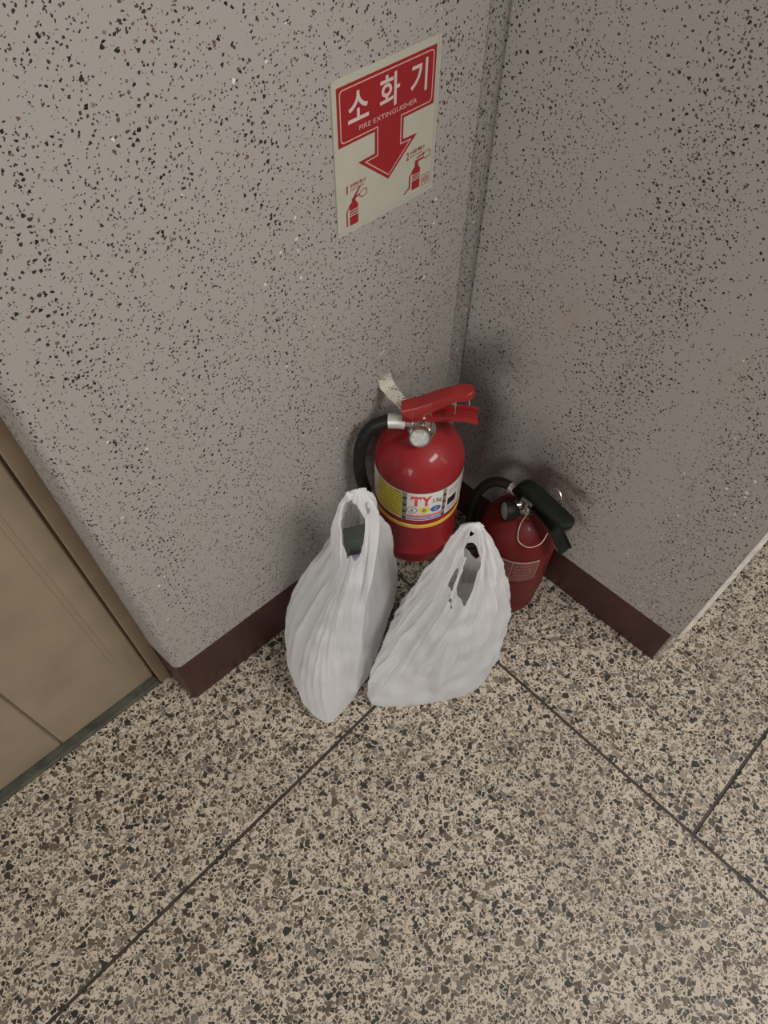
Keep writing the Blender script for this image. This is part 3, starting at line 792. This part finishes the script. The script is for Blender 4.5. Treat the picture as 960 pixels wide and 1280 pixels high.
hp = catmull([(-0.045, 0, V2 + 0.023), (-0.062, -0.004, V2 + 0.022), (-0.083, -0.013, V2 + 0.008), (-0.098, -0.026, V2 - 0.028), (-0.100, -0.035, V2 - 0.075), (-0.096, -0.038, V2 - 0.13), (-0.094, -0.036, V2 - 0.20)], 8)
bm = bmesh.new(); tube(bm, hp, 0.0098, 20); mesh_obj('hose', bm, M_BLACK, e2)
bm = bmesh.new()
st = lever_stations([(-0.034, V2 + 0.034, 0.0125), (-0.024, V2 + 0.060, 0.0135), (-0.006, V2 + 0.070, 0.0150), (0.030, V2 + 0.069, 0.0155), (0.060, V2 + 0.068, 0.0152), (0.088, V2 + 0.066, 0.0150)])
channel(bm, st, [0.024 - 0.008 * min(1, i / 30) for i in range(len(st))], 0.0025, flip=True)
lv = mesh_obj('squeeze_lever', bm, M_BLACK2, e2, angle=50)
bm = bmesh.new()
st = lever_stations([(-0.014, V2 + 0.022, 0.0125), (0.012, V2 + 0.026, 0.0130), (0.040, V2 + 0.024, 0.0135), (0.072, V2 + 0.010, 0.0142), (0.108, V2 - 0.024, 0.0148)], tip=False)
channel(bm, st, [0.006] * len(st), 0.0025)
mesh_obj('carry_handle', bm, M_BLACK2, e2, angle=50)
bm = bmesh.new(); ring = [Vector((0.040 + 0.013 * math.cos(a), 0.020 + 0.004 * math.sin(a), V2 + 0.070 + 0.013 * math.sin(a))) for a in [2 * PI * k / 32 for k in range(32)]]
tube(bm, ring, 0.0013, 8, closed=True); mesh_obj('pin_ring', bm, M_STEELWIRE, e2)
bm = bmesh.new(); arc = catmull([(0.016, -0.016, V2 + 0.014), (0.019, -0.034, V2 - 0.006), (0.034, -0.050, V2 - 0.023), (0.056, -0.046, V2 - 0.026), (0.070, -0.030, V2 - 0.012), (0.068, -0.012, V2 + 0.006)], 8)
tube(bm, arc, 0.0009, 8); mesh_obj('seal_tie', bm, M_WIRE, e2, label='thin pale loop of the seal tie')

# ------------------------------------------------------------------ carrier bags
def in_poly(x, y, poly):
    c = False; n = len(poly)
    for i in range(n):
        x1, y1 = poly[i]; x2, y2 = poly[i - 1]
        if (y1 > y) != (y2 > y) and x < (x2 - x1) * (y - y1) / (y2 - y1) + x1: c = not c
    return c

def bag(name, O, levels, holes, back_holes, pleat, seed, mat, creases, freq=3.4, fine=0.38, lump=0.0035, **k):
    """levels: (z, [8 control points (s, d)]) in the bag's own frame: s to the right, d away from the walker"""
    n_ = Vector((O[0], O[1], 0)).normalized(); rv = Vector((n_.y, -n_.x, 0))
    root = empty(name, (O[0], O[1], 0), math.atan2(rv.y, rv.x), **k)
    NS = 26
    rings = []
    for z, pts in levels:
        rings.append([Vector((p[0], p[1], z)) for p in catmull([(s, d, 0) for s, d in pts], NS, True)])
    K = len(rings[0]); bm = bmesh.new(); grid = []
    cols = []
    L = len(levels)
    for j in range(K):
        cols.append(catmull([r[j] for r in rings], 16))
    NR_ = len(cols[0])
    ztop_ = levels[-1][0]
    cent = []
    for i in range(NR_):
        c = Vector((0, 0, 0))
        for j in range(K): c += cols[j][i]
        cent.append(c / K)
    # arc-length angle around the ring for even pleats
    for i in range(NR_):
        row = []
        c = cent[i]
        for j in range(K):
            p = cols[j][i].copy()
            th = 2 * PI * j / K
            zz = max(0.0, p.z) / ztop_
            out = Vector((p.x - c.x, p.y - c.y, 0)); rad = out.length; out = out / max(rad, 1e-5)
            q = Vector((math.cos(th) * freq, math.sin(th) * freq, p.z * 2.0 + seed))
            f1 = 1 - 2 * abs(noise.noise(q))
            q2 = Vector((math.cos(th + 0.5 * zz) * 8.5, math.sin(th + 0.5 * zz) * 8.5, p.z * 2.6 + seed * 2))
            f2 = 1 - 2 * abs(noise.noise(q2))
            q3 = Vector((p.x * 22, p.y * 22, p.z * 22 + seed))
            f3 = noise.noise(q3)
            amp = pleat * min(1, zz * 2.2 + 0.15) * min(1, rad / 0.04)
            dsp = amp * ((1 - fine) * (f1 - 0.8) + fine * (f2 - 0.7)) + lump * f3 * min(1, rad / 0.03)
            for (th0, wd, z0, z1, h, slope) in creases:
                dth = (th - th0 - slope * (p.z - z0) + PI) % (2 * PI) - PI
                if z0 < p.z < z1: dsp += h * max(0, 1 - abs(dth) / wd) * min(1, (p.z - z0) / 0.04, (z1 - p.z) / 0.04)
            if p.z <= 0.004: dsp = 0
            p = p + out * dsp
            p.z += 0.004 * f3 * (1 if p.z > 0.02 and rad > 0.02 else 0)
            p.z = max(p.z, 0.0015)
            row.append(p)
        grid.append(row)
    V = [[bm.verts.new(p) for p in row] for row in grid]
    for i in range(NR_ - 1):
        for j in range(K):
            j2 = (j + 1) % K
            m = (grid[i][j] + grid[i + 1][j2]) / 2
            dc = cent[i].y
            wob = 0.0025 * noise.noise(Vector((m.x * 140, m.z * 140, seed)))
            hs = holes if m.y < dc else back_holes
            if any(in_poly(m.x + wob, m.z + wob, h) for h in hs): continue
            bm.faces.new((V[i][j], V[i][j2], V[i + 1][j2], V[i + 1][j]))
    bm.faces.new(V[0][::-1])
    bmesh.ops.delete(bm, geom=[v for v in bm.verts if not v.link_faces], context='VERTS')
    for _ in range(4):   # soften the cut edges of the handle openings
        new = {}
        for v in bm.verts:
            if v.is_boundary:
                nb = [e.other_vert(v).co for e in v.link_edges if e.is_boundary]
                if len(nb) == 2: new[v] = v.co * 0.4 + (nb[0] + nb[1]) * 0.3
        for v, c in new.items(): v.co = c
    mesh_obj('film', bm, mat, root, angle=180)
    return root

def tuft(root, loc, size, seed, mat):
    """crumpled end of a handle loop"""
    bm = bmesh.new()
    bmesh.ops.create_icosphere(bm, subdivisions=3, radius=1)
    for v in bm.verts:
        d = noise.noise(v.co * 2.2 + Vector((seed, 0, 0))) * 0.5
        v.co = Vector((v.co.x * size[0], v.co.y * size[1], v.co.z * size[2])) * (1 + d) + Vector(loc)
    mesh_obj('handle_tip', bm, mat, root)

lv1 = [
 (0.0015, [(-.042, -.160), (.004, -.122), (.068, -.041), (.088, .047), (.030, .078), (-.060, .050), (-.102, -.010), (-.086, -.096)]),
 (0.020, [(-.045, -.157), (.016, -.124), (.077, -.037), (.096, .052), (.030, .086), (-.066, .054), (-.108, -.008), (-.093, -.104)]),
 (0.100, [(-.042, -.138), (.022, -.110), (.093, -.015), (.126, .070), (.032, .097), (-.070, .062), (-.108, .000), (-.088, -.088)]),
 (0.200, [(-.030, -.110), (.032, -.090), (.104, .004), (.130, .075), (.045, .102), (-.050, .078), (-.083, .018), (-.063, -.062)]),
 (0.300, [(-.006, -.078), (.046, -.066), (.104, .016), (.121, .069), (.055, .094), (-.004, .088), (-.037, .026), (-.020, -.042)]),
 (0.380, [(.020, -.050), (.060, -.045), (.094, .018), (.112, .063), (.060, .082), (.022, .078), (.002, .026), (.010, -.026)]),
 (0.450, [(.040, -.030), (.071, -.026), (.086, .014), (.090, .046), (.058, .066), (.026, .058), (.010, .018), (.018, -.012)]),
 (0.510, [(.050, -.014), (.076, -.010), (.084, .008), (.082, .028), (.056, .038), (.030, .034), (.016, .012), (.024, -.004)]),
 (0.548, [(.052, -.006), (.074, -.004), (.081, .006), (.075, .018), (.054, .023), (.034, .020), (.024, .008), (.031, -.001)]),
 (0.570, [(.053, .000), (.067, .002), (.072, .007), (.067, .013), (.053, .016), (.040, .014), (.035, .008), (.040, .002)]),
 (0.581, [(.053, .005), (.058, .006), (.060, .008), (.058, .010), (.053, .011), (.048, .010), (.046, .008), (.048, .006)]),
 (0.583, [(.053, .0075), (.054, .0077), (.0545, .008), (.054, .0083), (.053, .0085), (.052, .0083), (.0515, .008), (.052, .0077)]),
]
hole1 = [(.029, .548), (.024, .50), (.023, .465), (.031, .432), (.043, .435), (.050, .452), (.058, .49), (.061, .53), (.052, .553), (.043, .566), (.035, .562)]
bag1 = bag('plastic_carrier_bag', (0.38, 0.50), lv1, [hole1, [(.062, .562), (.067, .556), (.072, .530), (.066, .536)]], [],
    0.016, 3.1, M_BAG, [(0.80, 0.12, 0.03, 0.57, 0.011, 0.0), (1.15, 0.22, 0.06, 0.54, -0.013, 0.0), (0.25, 0.07, 0.05, 0.55, 0.006, 0.0), (6.0, 0.06, 0.08, 0.55, 0.005, 0.0)],
    label='taller white plastic carrier bag, left of the two, close to the left wall', cat='bag')
tuft(bag1, (.060, .009, .574), (.008, .005, .007), 2.0, M_BAG)
tuft(bag1, (.040, .006, .572), (.006, .005, .007), 5.0, M_BAG)

lv2 = [
 (0.0015, [(-.088, -.118), (.030, -.086), (.110, -.034), (.110, .040), (.030, .086), (-.052, .050), (-.086, -.026), (-.114, -.086)]),
 (0.020, [(-.093, -.123), (.032, -.090), (.116, -.032), (.117, .046), (.030, .094), (-.056, .055), (-.092, -.026), (-.121, -.090)]),
 (0.080, [(-.082, -.110), (.030, -.086), (.122, -.020), (.127, .052), (.036, .098), (-.064, .062), (-.097, -.014), (-.113, -.077)]),
 (0.160, [(-.053, -.087), (.036, -.078), (.122, -.006), (.128, .057), (.040, .100), (-.060, .066), (-.089, -.004), (-.088, -.055)]),
 (0.250, [(-.022, -.062), (.044, -.062), (.116, .002), (.121, .058), (.040, .096), (-.040, .068), (-.062, .004), (-.054, -.033)]),
 (0.330, [(.006, -.042), (.052, -.044), (.104, .006), (.108, .052), (.040, .084), (-.022, .060), (-.042, .010), (-.026, -.018)]),
 (0.400, [(.020, -.028), (.056, -.026), (.088, .008), (.088, .044), (.038, .068), (-.006, .050), (-.022, .012), (-.008, -.009)]),
 (0.470, [(.030, -.010), (.055, -.007), (.071, .010), (.066, .034), (.035, .046), (.006, .036), (-.006, .014), (.006, .000)]),
 (0.512, [(.031, -.001), (.049, .002), (.058, .012), (.052, .024), (.032, .030), (.013, .025), (.006, .012), (.014, .003)]),
 (0.534, [(.031, .005), (.043, .007), (.048, .013), (.043, .018), (.031, .021), (.020, .018), (.015, .012), (.020, .007)]),
 (0.544, [(.031, .010), (.036, .011), (.038, .013), (.036, .015), (.031, .016), (.027, .015), (.025, .013), (.027, .011)]),
 (0.546, [(.031, .0125), (.032, .0127), (.0325, .013), (.032, .0133), (.031, .0135), (.030, .0133), (.0295, .013), (.030, .0127)]),
]
hole2 = [(.027, .510), (.041, .506), (.050, .486), (.053, .464), (.049, .414), (.043, .378), (.025, .384), (.022, .400), (.026, .437), (.029, .470), (.023, .490)]
hole2c = [(.006, .395), (.017, .440), (.021, .436), (.015, .392)]
hole2b = [(.027, .535), (.035, .529), (.028, .523)]
back2 = [(.014, .50), (.048, .50), (.060, .40), (.052, .355), (.022, .37)]
bag2 = bag('plastic_carrier_bag', (0.50, 0.34), lv2, [hole2, hole2c, hole2b, [(.009, .378), (.014, .380), (.021, .350), (.019, .349)]], [back2],
    0.019, 8.7, M_BAG, [(5.75, 0.09, 0.03, 0.50, 0.009, 0.0), (0.30, 0.08, 0.10, 0.52, 0.009, 0.5), (0.75, 0.10, 0.05, 0.45, 0.007, -0.8), (0.52, 0.16, 0.02, 0.30, -0.008, 0.4)],
    freq=2.1, fine=0.22, lump=0.005,
    label='slumped white plastic carrier bag, right of the two, before the black-lever extinguisher', cat='bag')
tuft(bag2, (.038, .013, .540), (.008, .005, .006), 9.0, M_BAG)

# ------------------------------------------------------------------ what the bags hold
def obox(name, mat, loc, rot, size, **k):
    o = empty(name, loc, 0, **k); o.rotation_euler = rot
    return o
ang1 = math.atan2(-0.38, 0.50)
def in_bag(O, s, d, z):
    n_ = Vector((O[0], O[1], 0)).normalized(); rv = Vector((n_.y, -n_.x, 0))
    return Vector((O[0], O[1], 0)) + rv * s + n_ * d + Vector((0, 0, z))
O1 = (0.38, 0.50); O2 = (0.50, 0.34)
a1 = math.atan2(-O1[0], O1[1]); a2 = math.atan2(-O2[0], O2[1])
bm = bmesh.new(); box(bm, (-.022, -.016, 0), (.022, .016, .412), 0.003)
o = mesh_obj('grey_carton', bm, M_CARTON, smooth=False, label='dark grey-green carton standing inside the left carrier bag, seen through its handle', cat='carton')
o.location = in_bag(O1, .052, .034, 0.003); o.rotation_euler = (0, 0, a1 + 0.15)
bm = bmesh.new(); box(bm, (-.013, -.006, 0), (.013, .006, .385), 0.003)
o = mesh_obj('lavender_pack', bm, M_LAV, smooth=False, label='lavender pack standing in front of the grey-green carton in the left bag', cat='packet')
o.location = in_bag(O1, .044, .002, 0.003); o.rotation_euler = (0, 0, a1 + 0.1)
bm = bmesh.new(); box(bm, (-.030, -.020, 0), (.030, .020, .12), 0.008)
o = mesh_obj('pale_pack', bm, M_PALE, label='pale pinkish pack showing through the front of the left bag', cat='packet', angle=60)
o.location = in_bag(O1, -.030, -.062, 0.003); o.rotation_euler = (0, 0, a1 - 0.35)
bm = bmesh.new(); box(bm, (-.034, -.020, 0), (.034, .020, .29), 0.003)
o = mesh_obj('grey_box', bm, plain('grey_box_board', (0.22, 0.22, 0.215), 0.6), smooth=False, label='grey box standing inside the right carrier bag, seen through its handle', cat='box')
o.location = in_bag(O2, .040, .026, 0.003); o.rotation_euler = (0, 0, a2 + 0.15)
bm = bmesh.new(); tube(bm, [Vector((0, 0, 0)), Vector((0.08, 0, 0))], 0.019, 28)
o = mesh_obj('white_roll', bm, M_PAPER, label='small white roll lying in the front left corner of the right bag', cat='roll')
o.location = in_bag(O2, -.078, -.082, 0.023); o.rotation_euler = (0, 0, a2 + 0.35)
